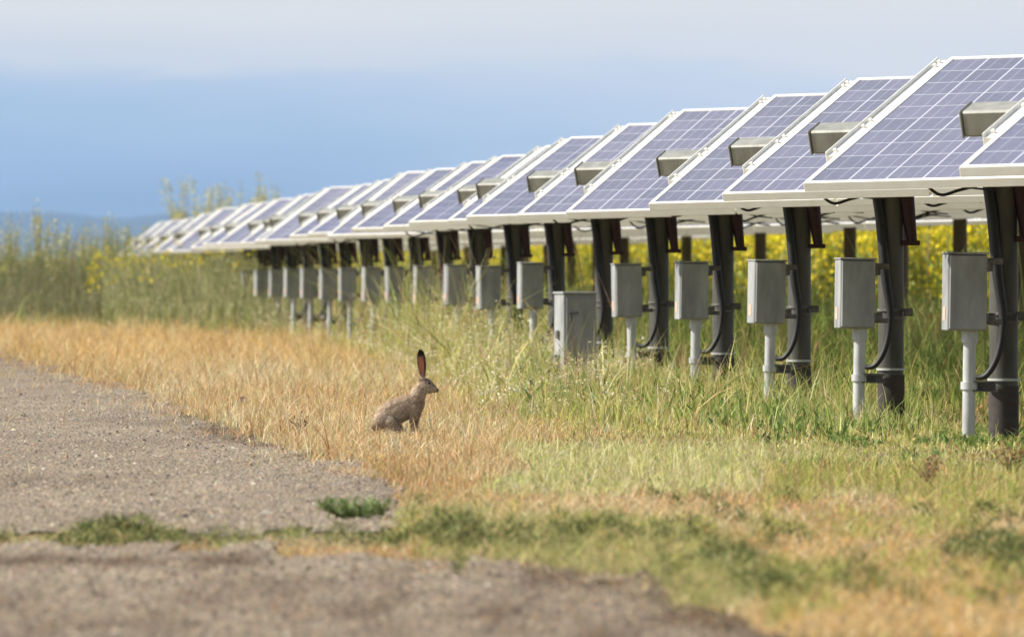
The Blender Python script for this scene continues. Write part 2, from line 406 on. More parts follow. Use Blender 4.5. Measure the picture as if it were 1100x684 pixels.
heap_thing(490, 586, 120, .075, 3600, 'largest dark green heap of cut grass, in the middle foreground')
heap_thing(640, 578, 90, .05, 2200, 'flat dark green heap of cut grass just right of the largest heap')
heap_thing(782, 608, 75, .055, 2000, 'small dark heap of cut grass on dry grass beside the road corner')
heap_thing(828, 640, 45, .05, 1300, 'smallest olive clump of cut grass beside the dark bare soil')
heap_thing(1070, 600, 90, .07, 2000, 'olive heap of cut grass at the right edge of the photo')

def broad_leaves(name, px, py, hm, wm, cnt, label, cat, pal, lw=.02, group=None):
    """leafy plant: > stem, foliage"""
    x, y = gp(px, py); t = empty(name, (x, y, 0)); tag(t, label, cat, group)
    mb = MB()
    tips = []
    for i in range(max(4, cnt//9)):
        a = rng.uniform(0, 6.28); r = wm*.5*math.sqrt(rng.uniform(0, 1)); h = hm*rng.uniform(.5, 1)
        p0 = (r*.25*math.cos(a), r*.25*math.sin(a), 0); p1 = (r*math.cos(a), r*math.sin(a), h)
        mb.tube([p0, ((p0[0]+p1[0])/2*.8, (p0[1]+p1[1])/2*.8, h*.55), p1], [.003, .0025, .0015], 5); tips.append((p0, p1))
    mb.build('stem', M['stem'], t)
    P = []
    for i in range(cnt):
        p0, p1 = tips[rng.integers(len(tips))]; q = rng.uniform(.15, 1.05)
        P.append([p0[j]+(p1[j]-p0[j])*q+rng.normal(0, lw*.45) for j in range(3)])
    P = np.array(P); P[:, 2] = np.abs(P[:, 2])+.004
    n = len(P); A = blades(P, rng.uniform(.6, 1.5, n)*lw*1.5, rng.uniform(.6, 1.2, n)*lw, rng.uniform(.3, 1.6, n), pick(pal, n, .22), 3, .1)
    quads_mesh('foliage', *A, M['blade'], t)
    return t
M['stem'] = mottled('weed_stem', (.18,.20,.06), (.34,.30,.12), 30, .8)
broad_leaves('leafy_weed', 381, 559, .05, .21, 320, 'bright green leafy weed growing on the gravel edge below the hare', 'weed', [(3,.19,.25,.09),(2,.29,.35,.14),(1,.11,.15,.055)], .013)
RED = [(3,.34,.17,.09),(2,.46,.28,.15),(1,.22,.12,.07)]
PUR = [(3,.20,.11,.10),(2,.28,.17,.13)]
for px, py, h, w, c, l in ((322,470,.10,.10,60,'dark purplish dried weed standing in straw grass left of the hare'),
                            (262,440,.06,.07,40,'tiny dark dried weed in straw grass further left of the hare'),
                            (576,432,.10,.13,70,'reddish seed weed in the green grass below the wide cabinet')):
    broad_leaves('dried_weed', px, py, h, w, c, l, 'weed', PUR, .010, 'dried weeds')
for px, py, h, w, c, l in ((996,522,.10,.15,110,'rust coloured dried dock plant left of the nearest conduit foot'),
                            (1084,508,.10,.16,120,'dark brown dead weed heaped at the foot of the nearest post'),
                            (745,402,.10,.12,90,'brown dead weed at the foot of the fourth box from the right')):
    broad_leaves('dock_plant', px, py, h, w, c, l, 'weed', RED, .009, 'rusty dead weeds')

# weeds: everything on the far side of the mown line, under and beside the panels
def height_of(u, v, X, Y):
    lat = X+.0819*Y
    base = np.interp(Y, [20, 27, 30, 33, 36.5, 43, 50, 58, 78, 88, 100, 130], [.020, .020, .030, .070, .11, .15, .23, .40, .50, .88, 1.08, 1.08])
    ed = np.clip((wB(u)-v)/np.interp(v, [340, 400, 500], [6, 18, 30]), .25, 1)
    return base*ed, lat
def weeds():
    n = 420000
    X, Y = scatter(n, 22, 175, 1, .092)
    u, v, gr, wd = zone(X, Y)
    keep = (wd) & (~gr); X, Y, u, v = X[keep], Y[keep], u[keep], v[keep]; n = len(X)
    H, lat = height_of(u, v, X, Y)
    patch = fbm(X*1.6, Y*.4, 21); p2 = fbm(X*5, Y*1.1, 22)
    under = lat > 4.6
    C = pick(MIXG, n)
    g = (under & (rng.uniform(0, 1, n) < .45)) | (patch+p2*.7 > .35); C[g] = pick(GRN, g.sum())
    st = (~under) & (patch-p2*.6 < -.35); C[st] = pick(PALE, st.sum())
    p3 = fbm(X*9, Y*1.8, 23); g3 = (p3 > .35) & (rng.uniform(0, 1, n) < .7); C[g3] = pick([(3,.17,.26,.05),(2,.26,.36,.08),(1,.10,.15,.035)], g3.sum())
    rb = (p2-.5*patch > .38) & (rng.uniform(0, 1, n) < .5); C[rb] = pick([(2,.46,.26,.13),(1,.34,.16,.10),(1,.55,.36,.2)], rb.sum())
    far = (u < 340) & (Y > 80); fd = far & (rng.uniform(0, 1, n) < .6); C[fd] = pick([(3,.17,.20,.075),(2,.24,.26,.10),(1,.34,.32,.15)], fd.sum())
    H = np.where(lat > 5.2, np.minimum(H, np.interp(lat, [5.2, 9], [.30, .22])), H)
    H = H*np.interp(u, [0, 150, 260], [.68, .75, 1])
    H = H*rng.gamma(2.8, 1/2.8, n)*(1+.3*patch)
    ff = (u > 330) & (~under) & (rng.uniform(0, 1, n) < .35); C[ff] = pick(PALE, ff.sum())
    H = np.clip(H, .012, 1.5)
    Wd = (.0024+.000075*Y)*rng.uniform(.6, 1.6, n)*np.where(rng.uniform(0, 1, n) < .12, 2.2, 1)
    P = np.stack([X, Y, np.zeros(n)], 1)
    o = quads_mesh('tall_grass', *blades(P, H, Wd, rng.gamma(2.0, .26, n), C, 3), M['blade'])
    tag(o, 'mixed green and straw wild grass growing under and beside the panels', 'wild grass', kind='stuff')
    # oat-like seed heads
    n = 7000
    X, Y = scatter(n, 34, 100, 1, .092, 270, 720); u, v, gr, wd = zone(X, Y)
    lat = X+.0819*Y; keep = wd & (lat < 5.0) & (rng.uniform(0, 1, n) < np.interp(u, [270,330,560,720], [.7,1,.7,.1])) & (fbm(X*4, Y, 91) > -.1); X, Y, u, v = X[keep], Y[keep], u[keep], v[keep]; n = len(X)
    H, _ = height_of(u, v, X, Y); H = H*rng.uniform(.9, 1.45, n)+.05
    P = np.stack([X, Y, np.zeros(n)], 1); lean = rng.uniform(.05, .5, n)
    st = np.random.default_rng(1)
    A = [blades(P, H, np.full(n, .0022), np.zeros(n), pick(PALE, n), 1, .8)]
    k = 7; PP = np.repeat(P, k, 0); HH = np.repeat(H, k); q = rng.uniform(.66, 1.06, n*k)
    droop = rng.normal(0, .016, (n*k, 3)); PP = PP+np.stack([0*q, 0*q, HH*q], 1)+droop
    A.append(flecks(PP, rng.uniform(.004, .008, n*k)*(1+PP[:, 1]/90), pick([(3,.74,.64,.42),(2,.62,.50,.28),(1.5,.84,.78,.62)], n*k, .12), 2.2))
    o = quads_mesh('seed_heads', *join(A), M['blade']); tag(o, 'pale oat seed heads nodding above the wild grass', 'seed heads', kind='stuff')
weeds()

def broadleaf_cover():
    """lush broad leaves between the posts"""
    n = 34000
    X, Y = scatter(n, 26, 90, 1, .092, 560, 1180); u, v, gr, wd = zone(X, Y); lat = X+.0819*Y
    c = fbm(X*3, Y*.8, 41)
    keep = wd & (lat > 2.6) & (c+.35*np.clip(lat-3.6, -1, .6) > .05); X, Y, u, v = X[keep], Y[keep], u[keep], v[keep]; n = len(X)
    H, _ = height_of(u, v, X, Y); Z = rng.uniform(0, 1, n)*H*.9
    P = np.stack([X, Y, Z], 1)
    o = quads_mesh('leafy_ground_cover', *blades(P, rng.uniform(.03, .09, n)*np.interp(Y, [28, 38], [.45, 1]), rng.uniform(.008, .022, n), rng.uniform(.2, 1.4, n), pick([(3,.13,.22,.05),(2,.20,.28,.07),(1,.08,.15,.04),(1,.30,.34,.10)], n, .2), 3, .1), M['blade'])
    tag(o, 'low lush green leaves growing between the posts', 'ground cover', kind='stuff')
broadleaf_cover()

YEL = [(5,.80,.62,.01),(3,.86,.70,.03),(2,.62,.50,.02),(2.5,.36,.38,.06)]
def mustard_field():
    """flowering mustard beyond the array"""
    A = []
    n = 60000
    Y = rng.uniform(72, 230, n); lat0 = 10.6+rng.gamma(1.3, 3.0, n); X = lat0-.0819*Y
    ok = np.abs(X/Y) < .1; X, Y = X[ok], Y[ok]; n = len(X)
    cl = fbm(X*1.2, Y*.35, 31)
    H = 1.22+.2*cl+rng.normal(0, .10, n)
    P = np.stack([X, Y, np.zeros(n)], 1)
    A.append(blades(P, H*.93, np.full(n, .012), rng.uniform(0, .12, n), pick(GRN+MIXG, n), 2, .5))
    k = 9; PP = np.repeat(P, k, 0); HH = np.repeat(H, k)
    m_ = len(PP); q = rng.uniform(.30, 1, m_)**.8; PP = PP+np.stack([rng.normal(0, .09, m_), rng.normal(0, .09, m_), HH*q], 1); PP[:, 2] = np.clip(PP[:, 2], .1, 2)
    A.append(flecks(PP, rng.uniform(.03, .07, m_), pick(YEL, m_, .12), 1.2))
    k = 4; PP = np.repeat(P, k, 0); HH = np.repeat(H, k); m_ = len(PP)
    PP = PP+np.stack([rng.normal(0, .1, m_), rng.normal(0, .1, m_), HH*rng.uniform(.05, .8, m_)], 1)
    A.append(flecks(PP, rng.uniform(.03, .08, m_), pick(GRN, m_, .2), 2.0))
    o = quads_mesh('mustard_field', *join(A), M['petal'])
    tag(o, 'bright yellow mustard in flower seen beneath and beyond the panels', 'flower field', kind='stuff')
mustard_field()

def bush_mass():
    """dense olive weeds left of the array's far end, mixed with small yellow flowers"""
    n = 120000
    X, Y = scatter(n, 82, 165, 0, .09, -60, 360); u, v = uv_of(X, Y); lat = X+.0819*Y
    keep = (lat < 6.5) & (v < wB(u)-1); X, Y, u, v = X[keep], Y[keep], u[keep], v[keep]; n = len(X)
    cl = fbm(X*1.1, Y*.25, 51); top = (1.02+.16*cl)*np.interp(u, [-60, 60, 170, 250, 300, 360], [.92, .90, .92, .98, .72, .35])*np.clip((wB(u)-v)/5, .4, 1)
    q = rng.uniform(0, 1, n)**.8; P = np.stack([X, Y, top*q], 1)
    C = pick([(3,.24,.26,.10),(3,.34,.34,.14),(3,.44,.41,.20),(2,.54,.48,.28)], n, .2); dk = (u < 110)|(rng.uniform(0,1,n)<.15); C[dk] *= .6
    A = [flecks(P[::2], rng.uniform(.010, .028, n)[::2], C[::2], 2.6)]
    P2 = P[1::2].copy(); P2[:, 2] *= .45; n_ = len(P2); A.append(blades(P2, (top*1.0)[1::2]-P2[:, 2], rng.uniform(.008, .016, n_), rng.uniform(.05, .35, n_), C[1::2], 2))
    # flowers: most between the far posts
    n = 1900; X, Y = scatter(n, 92, 135, 0, .09, 95, 340); u, v = uv_of(X, Y); cl = fbm(X*2.3, Y*.4, 61)
    keep = (cl > .0); X, Y, u = X[keep], Y[keep], u[keep]; n = len(X)
    Z = np.interp(u, [95, 200, 340], [.72, .92, .95])+rng.normal(0, .14, n)
    k = 5; P = np.repeat(np.stack([X, Y, Z], 1), k, 0)+rng.normal(0, .035, (n*k, 3))
    A.append(flecks(P, rng.uniform(.02, .04, n*k), pick(YEL, n*k, .12), 1.2))
    o = quads_mesh('weed_thicket', *join(A), M['petal']); tag(o, 'olive green thicket of weeds around the far end of the array', 'thicket', kind='stuff')
bush_mass()

def mustard_plant(px, Y, toppx, wide, label, dens=1., tone=None):
    """tall flowering stalks: > stem, flowers, leaves"""
    x = gx(px, Y); h = CZ+(HV-toppx)/F*Y; t = empty('mustard_plant', (x, Y, 0)); tag(t, label, 'flowering weed', 'tall mustard plants')
    mb = MB(); FP = []; LP = []
    for i in range(int(9*dens)+3):
        a = rng.uniform(0, 6.28); r = wide*rng.uniform(.2, .75); hh = h*rng.uniform(.72, 1)
        if i == 0: hh = h; r = wide*.05
        top = Vector((r*math.cos(a), r*math.sin(a), hh)); mid = Vector((top.x*.5+rng.normal(0, .02), top.y*.5, hh*.55))
        mb.tube([(0, 0, 0), mid, top], [.009, .007, .004], 5)
        for k in range(int(20*dens)):
            q = 1-abs(rng.normal(0, .22)); p = mid.lerp(top, max(0, q*2-1) if q > .5 else 0); s_ = .03+wide*.16*(1-q+.15)
            FP.append([p.x+rng.normal(0, s_), p.y+rng.normal(0, s_), p.z+rng.normal(0, .025)])
        for k in range(10): 
            q = rng.uniform(.1, .9); p = Vector((0,0,0)).lerp(mid, min(1, q*1.6)); LP.append([p.x+rng.normal(0, .06), p.y+rng.normal(0, .06), p.z])
    mb.build('stem', M['stem'], t)
    FP = np.array(FP); n = len(FP); quads_mesh('flowers', *flecks(FP, rng.uniform(.016, .036, n)*(1+.012*(Y-110)), pick(tone or [(3,.72,.62,.16),(2,.78,.68,.28),(3,.46,.46,.18)], n, .15), 1.2), M['petal'], t)
    LP = np.array(LP); n = len(LP); quads_mesh('leaves', *flecks(LP, rng.uniform(.02, .05, n), pick(MIXG, n, .2), 2.4), M['blade'], t)
for px, Y, tp, w, d, l in (
    (12,112,228,.36,1.1,'tall pale yellow mustard plant nearest the left edge of the photo'),
    (42,116,214,.40,1.3,'tallest mustard plant of the group left of the array'),
    (62,110,234,.35,1.2,'shorter mustard plant just right of the tallest left one'),
    (96,114,238,.36,1.2,'yellow topped mustard plant midway between left edge and array'),
    (120,118,228,.30,.9,'thin greyish mustard plant just left of the last panels'),
    (138,120,240,.26,1.0,'low mustard plant touching the left tip of the array'),
    (160,134,240,.3,.9,'low mustard plant peeking over the last panels'),
    (203,140,190,.75,2.4,'widest tall mustard plant rising behind the far panels'),
    (226,142,200,.5,1.5,'mustard plant right beside the widest one behind the panels'),
    (243,140,194,.4,1.3,'thin mustard plant between the widest and the reddest tops behind panels'),
    (262,136,203,.4,1.2,'short mustard plant over the middle of the far panels'),
    (277,134,186,.3,1.4,'slender upright mustard plant with an orange tip behind the panels'),
    (294,132,196,.45,1.5,'rightmost mustard plant rising above the far panels')):
    mustard_plant(px, Y, tp, w, l, d)

# ------------------------------------------------------------------ solar rows
vx, vz = .402, .325; vy = math.sqrt(1-vx*vx-vz*vz)
VS = Vector((vx, vy, vz))                       # up the slope
ez = .018; ang = 0.4
for _ in range(40): # horizontal-ish axis at right angles to the slope
    ang = math.atan((vx+vz*ez/math.cos(ang))/vy)
EX = Vector((math.cos(ang), -math.sin(ang), ez)).normalized()
NZ = EX.cross(VS).normalized(); VS = NZ.cross(EX).normalized()
ML, MW, FR = 1.65, .99, .037                     # module length, width, frame depth
CORNER_Z = 1.032; WT = .95                       # height of low corner, slope distance of the tube
NMOD = 7
def module_meshes():
    a = MB(); g = MW/2-.012
    # glass lamina between the frame legs (x 0..MW, y 0..ML, z down)
    x0, x1, y0, y1, t = .022, MW-.022, .022, ML-.022, .006
    a.add([(x0,y0,-.004),(x1,y0,-.004),(x1,y1,-.004),(x0,y1,-.004)], [(0,1,2,3)])
    me = a.me('solar_module'); me.materials.append(M['pv']); me.materials.append(M['backsheet'])
    b = bmesh.new(); b.from_mesh(me)
    vs = [b.verts.new(p) for p in ((x0,y0,-.011),(x0,y1,-.011),(x1,y1,-.011),(x1,y0,-.011))]; f = b.faces.new(vs); f.material_index = 1
    b.to_mesh(me); b.free()
    fr = MB(); w = .024
    fr.box((MW/2-.005, w/2, -FR/2), (MW-.012, w, FR), bev=.002); fr.box((MW/2-.005, ML-w/2, -FR/2), (MW-.012, w, FR), bev=.002)
    fr.box((w/2, ML/2, -FR/2), (w, ML-2*w, FR), bev=.002); fr.box((MW-.01-w/2, ML/2, -FR/2), (w, ML-2*w, FR), bev=.002)
    fm = fr.me('frame'); fm.materials.append(M['frame'])
    jb = MB(); jb.box((MW/2, ML-.2, -.028), (.12, .10, .03), bev=.004); jm = jb.me('junction_box'); jm.materials.append(M['cable'])
    return me, fm, jm
MOD, FRM, JBX = module_meshes()
TBL = Matrix((EX.to_4d(), VS.to_4d(), NZ.to_4d(), (0,0,0,1))).transposed(); TBL = Matrix([[EX[i], VS[i], NZ[i], 0] for i in range(3)]+[[0,0,0,1]])
C0 = Vector((gx(870, 29.25), 29.25, CORNER_Z))   # low left corner of row 0, front face of frame top
POST0 = Vector((PX, PY, 0))

def plane_pt(s, w, n): return C0-POST0+EX*s+VS*w+NZ*n     # relative to the row's first post
# where the post meets the tube
sp = None
def solve_s(X, w, n):
    return (X-(C0-POST0+VS*w+NZ*n).x)/EX.x
S_POST = [0.0, 4.5]
def parts_meshes():
    d = {}
    TW, TH = .120, .098; nz = -FR-TH/2-.030
    mb = MB(); L = NMOD*MW+.34+.15
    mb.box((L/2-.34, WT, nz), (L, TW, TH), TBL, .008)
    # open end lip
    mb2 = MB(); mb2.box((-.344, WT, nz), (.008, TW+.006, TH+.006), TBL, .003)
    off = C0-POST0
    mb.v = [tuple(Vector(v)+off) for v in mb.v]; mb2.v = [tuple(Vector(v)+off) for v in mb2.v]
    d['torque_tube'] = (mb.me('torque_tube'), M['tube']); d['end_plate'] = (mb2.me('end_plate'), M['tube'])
    # side rail: channel lying just outside the first frame, over the upper part of the slope
    mb = MB(); r0, r1 = .36, 1.62
    mb.box((-.026, (r0+r1)/2, -.022), (.044, r1-r0, .036), TBL, .003)
    mb.box((-.044, (r0+r1)/2, .002), (.008, r1-r0, .016), TBL, .002)
    for q in (r0+.05, .72, .80, r1-.09, r1-.04): mb.box((-.024, q, .002), (.016, .016, .014), TBL, .003)
    mb.v = [tuple(Vector(v)+off) for v in mb.v]; d['side_rail'] = (mb.me('side_rail'), M['rail'])
    # cross rails carrying the modules
    mb = MB()
    mb.box((NMOD*MW/2, .32, -FR-.016), (NMOD*MW, .04, .028), TBL, .003); mb.v = [tuple(Vector(v)+off) for v in mb.v]
    d['purlin_low'] = (mb.me('purlin'), M['rail'])
    mb = MB(); mb.box((NMOD*MW/2, 1.33, -FR-.016), (NMOD*MW, .04, .028), TBL, .003); mb.v = [tuple(Vector(v)+off) for v in mb.v]
    d['purlin_high'] = (mb.me('purlin'), M['rail'])
    return d, nz
PARTS, NZT = parts_meshes()
def post_meshes(s_off, first):
    """a post s_off metres right of the first one along the tube (local to the row)"""
    sA = solve_s(0, WT, NZT); yb = plane_pt(sA, WT, NZT).y; sA = solve_s(gx(1078, PY+yb)-PX, WT, NZT); base = plane_pt(sA, WT, NZT)+EX*s_off
    top = base.z-.05
    res = {}
    x, y = base.x, base.y
    r = .057
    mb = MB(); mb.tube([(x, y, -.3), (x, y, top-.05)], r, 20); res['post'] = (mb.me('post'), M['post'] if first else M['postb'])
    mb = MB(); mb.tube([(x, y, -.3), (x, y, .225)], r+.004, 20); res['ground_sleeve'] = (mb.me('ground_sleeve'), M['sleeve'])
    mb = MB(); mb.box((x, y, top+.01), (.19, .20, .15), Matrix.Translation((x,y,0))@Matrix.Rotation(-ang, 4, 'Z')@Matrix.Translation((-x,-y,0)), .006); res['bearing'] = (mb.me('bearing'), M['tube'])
    return res, x, y, top
POSTS = [post_meshes(s, i == 0) for i, s in enumerate(S_POST)]
_, p0x, p0y, p0top = POSTS[0]
def first_post_fittings():
    x, y, r = p0x, p0y, .057; d = {}
    # hanging strut on the right side
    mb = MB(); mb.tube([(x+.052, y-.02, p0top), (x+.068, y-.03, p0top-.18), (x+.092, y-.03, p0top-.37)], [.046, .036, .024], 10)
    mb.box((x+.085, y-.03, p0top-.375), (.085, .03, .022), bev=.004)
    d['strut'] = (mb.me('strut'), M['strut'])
    # dark lower shoe of that strut on the other side, a strap
    mb = MB()
    for zz in (.515, .50-.02): mb.tube([(x, y, zz-.006), (x, y, zz+.006)], r+.006, 20)
    mb.box((x+.075, y-.04, .505), (.04, .02, .035), bev=.003); d['clamp'] = (mb.me('clamp'), M['bracket'])
    mb = MB(); mb.tube([(x, y, .245), (x, y, .255)], r+.008, 20); d['strap'] = (mb.me('strap'), M['conduit'])
    # cable bundle: down the left side, across the front, looping left to the conduit
    P = [(x-.065, y-.02, p0top+.0), (x-.070, y-.035, p0top-.12), (x-.050, y-.058, p0top-.28), (x-.028, y-.073, .66), (x-.008, y-.078, .52), (x-.012, y-.080, .42), (x-.035, y-.080, .33), (x-.075, y-.07, .268), (x-.120, y-.05, .262), (x-.150, y-.03, .29)]
    def smooth(P, k=5):
        P = [Vector(p) for p in P]; o = []
        for i in range(len(P)-1):
            a, b, c, e = P[max(i-1,0)], P[i], P[i+1], P[min(i+2, len(P)-1)]
            for j in range(k):
                t = j/k; o.append(.5*((2*b)+(c-a)*t+(2*a-5*b+4*c-e)*t*t+(3*b-a-3*c+e)*t**3))
        return o+[P[-1]]
    n = len(smooth(P)); rr = [float(np.interp(i/n, [0,.3,.55,1], [.022,.024,.014,.010])) for i in range(n)]
    mb = MB(); mb.tube(smooth(P), rr, 8)
    d['cable'] = (mb.me('cable'), M['cable'])
    # wires drooping under the frame, left of the post
    mb = MB(); zt = plane_pt(.2, .1, -FR).z+.03; X0 = x-.30
    mb.tube(smooth([(X0-.05, y-.30, zt+.02), (X0-.03, y-.30, zt-.03), (X0+.03, y-.28, zt-.075), (X0+.11, y-.22, zt-.055), (x-.05, y-.10, zt-.02)]), .0065, 6)
    mb.tube(smooth([(X0-.11, y-.32, zt-.012), (X0+.0, y-.31, zt-.026), (X0+.14, y-.25, zt-.045), (x-.04, y-.1, zt-.055)]), .0045, 6)
    d['wire'] = (mb.me('wire'), M['cable'])
    return d
FIT = first_post_fittings()

def put(name, me, m, parent):
    if not me.materials: me.materials.append(m)
    o = bpy.data.objects.new(name, me); COL.objects.link(o); o.parent = parent; return o
ORD = ['first','second','third','fourth','fifth','sixth','seventh','eighth','ninth','tenth','eleventh','twelfth','thirteenth','fourteenth','fifteenth','sixteenth','seventeenth','eighteenth']
slide = {-1:.11, 0:-.03, 1:.03, 2:.05, 3:-.06, 4:-.03, 5:-.07, 6:.08, 7:.05}
rr = random.Random(5)
def table(k):
    t = empty('solar_table', (PX+SLAT*k, PY+SP*k, 0))
    if k < 16:
        lab = ('tilted solar panel table, cut off by the right edge and nearest the camera' if k == -1 else
               'tilted solar panel table, %s from the right along the row' % ORD[k+1])
    else: lab = 'small distant tilted solar panel table towards the far left tip of the row'
    tag(t, lab, 'solar panels', 'solar panel tables in a long row')
    sl = slide.get(k, rr.uniform(-.10, .10)); tilt = rr.uniform(-1.5, 1.5) if k > 1 else (0, .3, -.5)[k]
    tab = Matrix.Translation(EX*sl)
    piv = plane_pt(0, WT, NZT); rot = Matrix.Translation(piv)@Matrix.Rotation(R(tilt), 4, EX)@Matrix.Translation(-piv)
    A = tab@rot
    for j in range(NMOD):
        o = put('solar_module', MOD, None, t); o.matrix_local = A@Matrix.Translation(plane_pt(j*MW+.0, 0, 0))@TBL
        f = put('frame', FRM, None, o)
        if k < 6: put('junction_box', JBX, None, o)
    for key, (me, m) in PARTS.items():
        o = put({'purlin_low':'purlin','purlin_high':'purlin'}.get(key, key), me, m, t); o.matrix_local = A
    for res, x, y, top in POSTS:
        pp = None
        for key, (me, m) in res.items():
            o = put(key, me, m, t if key != 'ground_sleeve' else pp)
            if key == 'post': pp = o
    for q_ in ((1.15, 2.3, 3.1) if k < 9 else ()):
        o = put('wire', FIT['wire'][0], FIT['wire'][1], t); o.location = EX*(q_+rr.uniform(-.2, .2)); o.scale = (rr.uniform(.8, 1.3), 1, 1)
    for key, (me, m) in FIT.items():
        if k > 14 and key in ('wire', 'clamp', 'strap'): continue
        put(key, me, m, t)
for k in range(-1, 28): table(k)

# ------------------------------------------------------------------ electrical boxes beside the posts
BW, BD, BH = .158, .13, .305
def box_meshes():
    d = {}
    mb = MB(); mb.box((0, .004, .590), (BW, BD-.012, BH), bev=.004); mb.box((0, -.004, .590+BH/2+.004), (BW+.008, BD+.004, .008), bev=.002)
    d['enclosure'] = (mb.me('enclosure'), M['box'])
    mb = MB(); mb.box((.002, -BD/2+.001, .590), (BW-.006, .010, BH-.010), bev=.004); d['door'] = (mb.me('door'), M['boxlid'])
    for i_, z in enumerate((.49, .69)):
        mb = MB(); mb.tube([(BW/2+.003, -BD/2+.004, z-.018), (BW/2+.003, -BD/2+.004, z+.018)], .006, 8); d['hinge#%d' % i_] = (mb.me('hinge'), M['bracket'])
    mb = MB(); mb.box((-BW/2-.0012, .008, .505), (.0016, .045, .055)); d['sticker'] = (mb.me('sticker'), M['sticker'])
    mb = MB(); mb.tube([(.024, 0, -.15), (.024, 0, .432)], .026, 16); d['conduit'] = (mb.me('conduit'), M['conduit'])
    mb = MB(); mb.tube([(.024, 0, .39), (.024, 0, .440)], .033, 16); d['coupling#0'] = (mb.me('coupling'), M['conduit']); mb = MB(); mb.tube([(.024, 0, .205), (.024, 0, .235)], .034, 16); d['coupling#1'] = (mb.me('coupling'), M['conduit'])
    mb = MB(); mb.box((BW/2+.035, .0, .715), (.075, .035, .026), bev=.003); mb.box((BW/2+.022, -.01, .69), (.022, .02, .03), bev=.004); d['bracket#0'] = (mb.me('bracket'), M['bracket'])
    mb = MB(); mb.box((BW/2+.035, .0, .475), (.075, .035, .022), bev=.003); mb.box((BW/2+.030, -.012, .49), (.03, .02, .04), bev=.004); d['bracket#1'] = (mb.me('bracket'), M['bracket'])
    mb = MB(); mb.box((.085, -.005, .236), (.10, .05, .008), bev=.001); mb.box((.085, -.005, .200), (.10, .05, .006), bev=.001); mb.box((.085, .017, .218), (.10, .006, .03), bev=.001)
    d['strut_channel'] = (mb.me('strut_channel'), M['bracket'])
    return d
BOX = box_meshes()
def ebox(k, label, rz=None):
    Y = PY+SP*k-.02; X = PX+SLAT*k-.165
    t = empty('electrical_box', (X, Y, 0), R(11) if rz is None else rz); tag(t, label, 'electrical box', 'electrical boxes beside the posts')
    t.location.z = rr.uniform(-.016, .012); t.rotation_euler = (R(rr.uniform(-.8, .8)), R(rr.uniform(-1.3, 1.3)), t.rotation_euler.z+R(rr.uniform(-4, 4)))
    pe = None
    for key, (me, m) in BOX.items():
        key = key.split('#')[0]; o = put(key, me, m, t if key not in ('door', 'sticker') else pe)
        if key == 'enclosure': pe = o
for k in range(0, 19):
    if k == 5: continue
    n = k if k < 5 else k-1
    if k < 12: lab = 'grey electrical box on a conduit, %s from the right' % ORD[n] + (', largest and nearest' if k == 0 else '')
    else: lab = 'tiny grey electrical box half hidden by weeds far down the row'
    ebox(k, lab)

def cabinet():
    Y = 44.5; X = gx(618, Y); t = empty('electrical_cabinet', (X, Y, 0), R(15)); tag(t, 'wide grey cabinet standing on the ground with a bright white side', 'electrical cabinet')
    mb = MB(); mb.box((0, 0, .28), (.205, .21, .56), bev=.005); mb.box((0, 0, .568), (.22, .225, .014), bev=.003); en = mb.build('enclosure', M['box'], t)
    mb = MB(); mb.box((.006, -.108, .29), (.185, .008, .50), bev=.003); d = mb.build('door', M['boxlid'], en)
    mb = MB(); mb.box((-.045, -.118, .45), (.06, .014, .012), bev=.002); mb.box((-.06, -.117, .42), (.012, .012, .05), bev=.002); mb.build('handle', M['bracket'], t)
    mb = MB(); mb.tube([(-.118, 0, .02), (-.118, 0, .20)], .02, 12); mb.box((-.112, 0, .32), (.016, .05, .05), bev=.004); mb.build('conduit', M['bracket'], t)
cabinet()

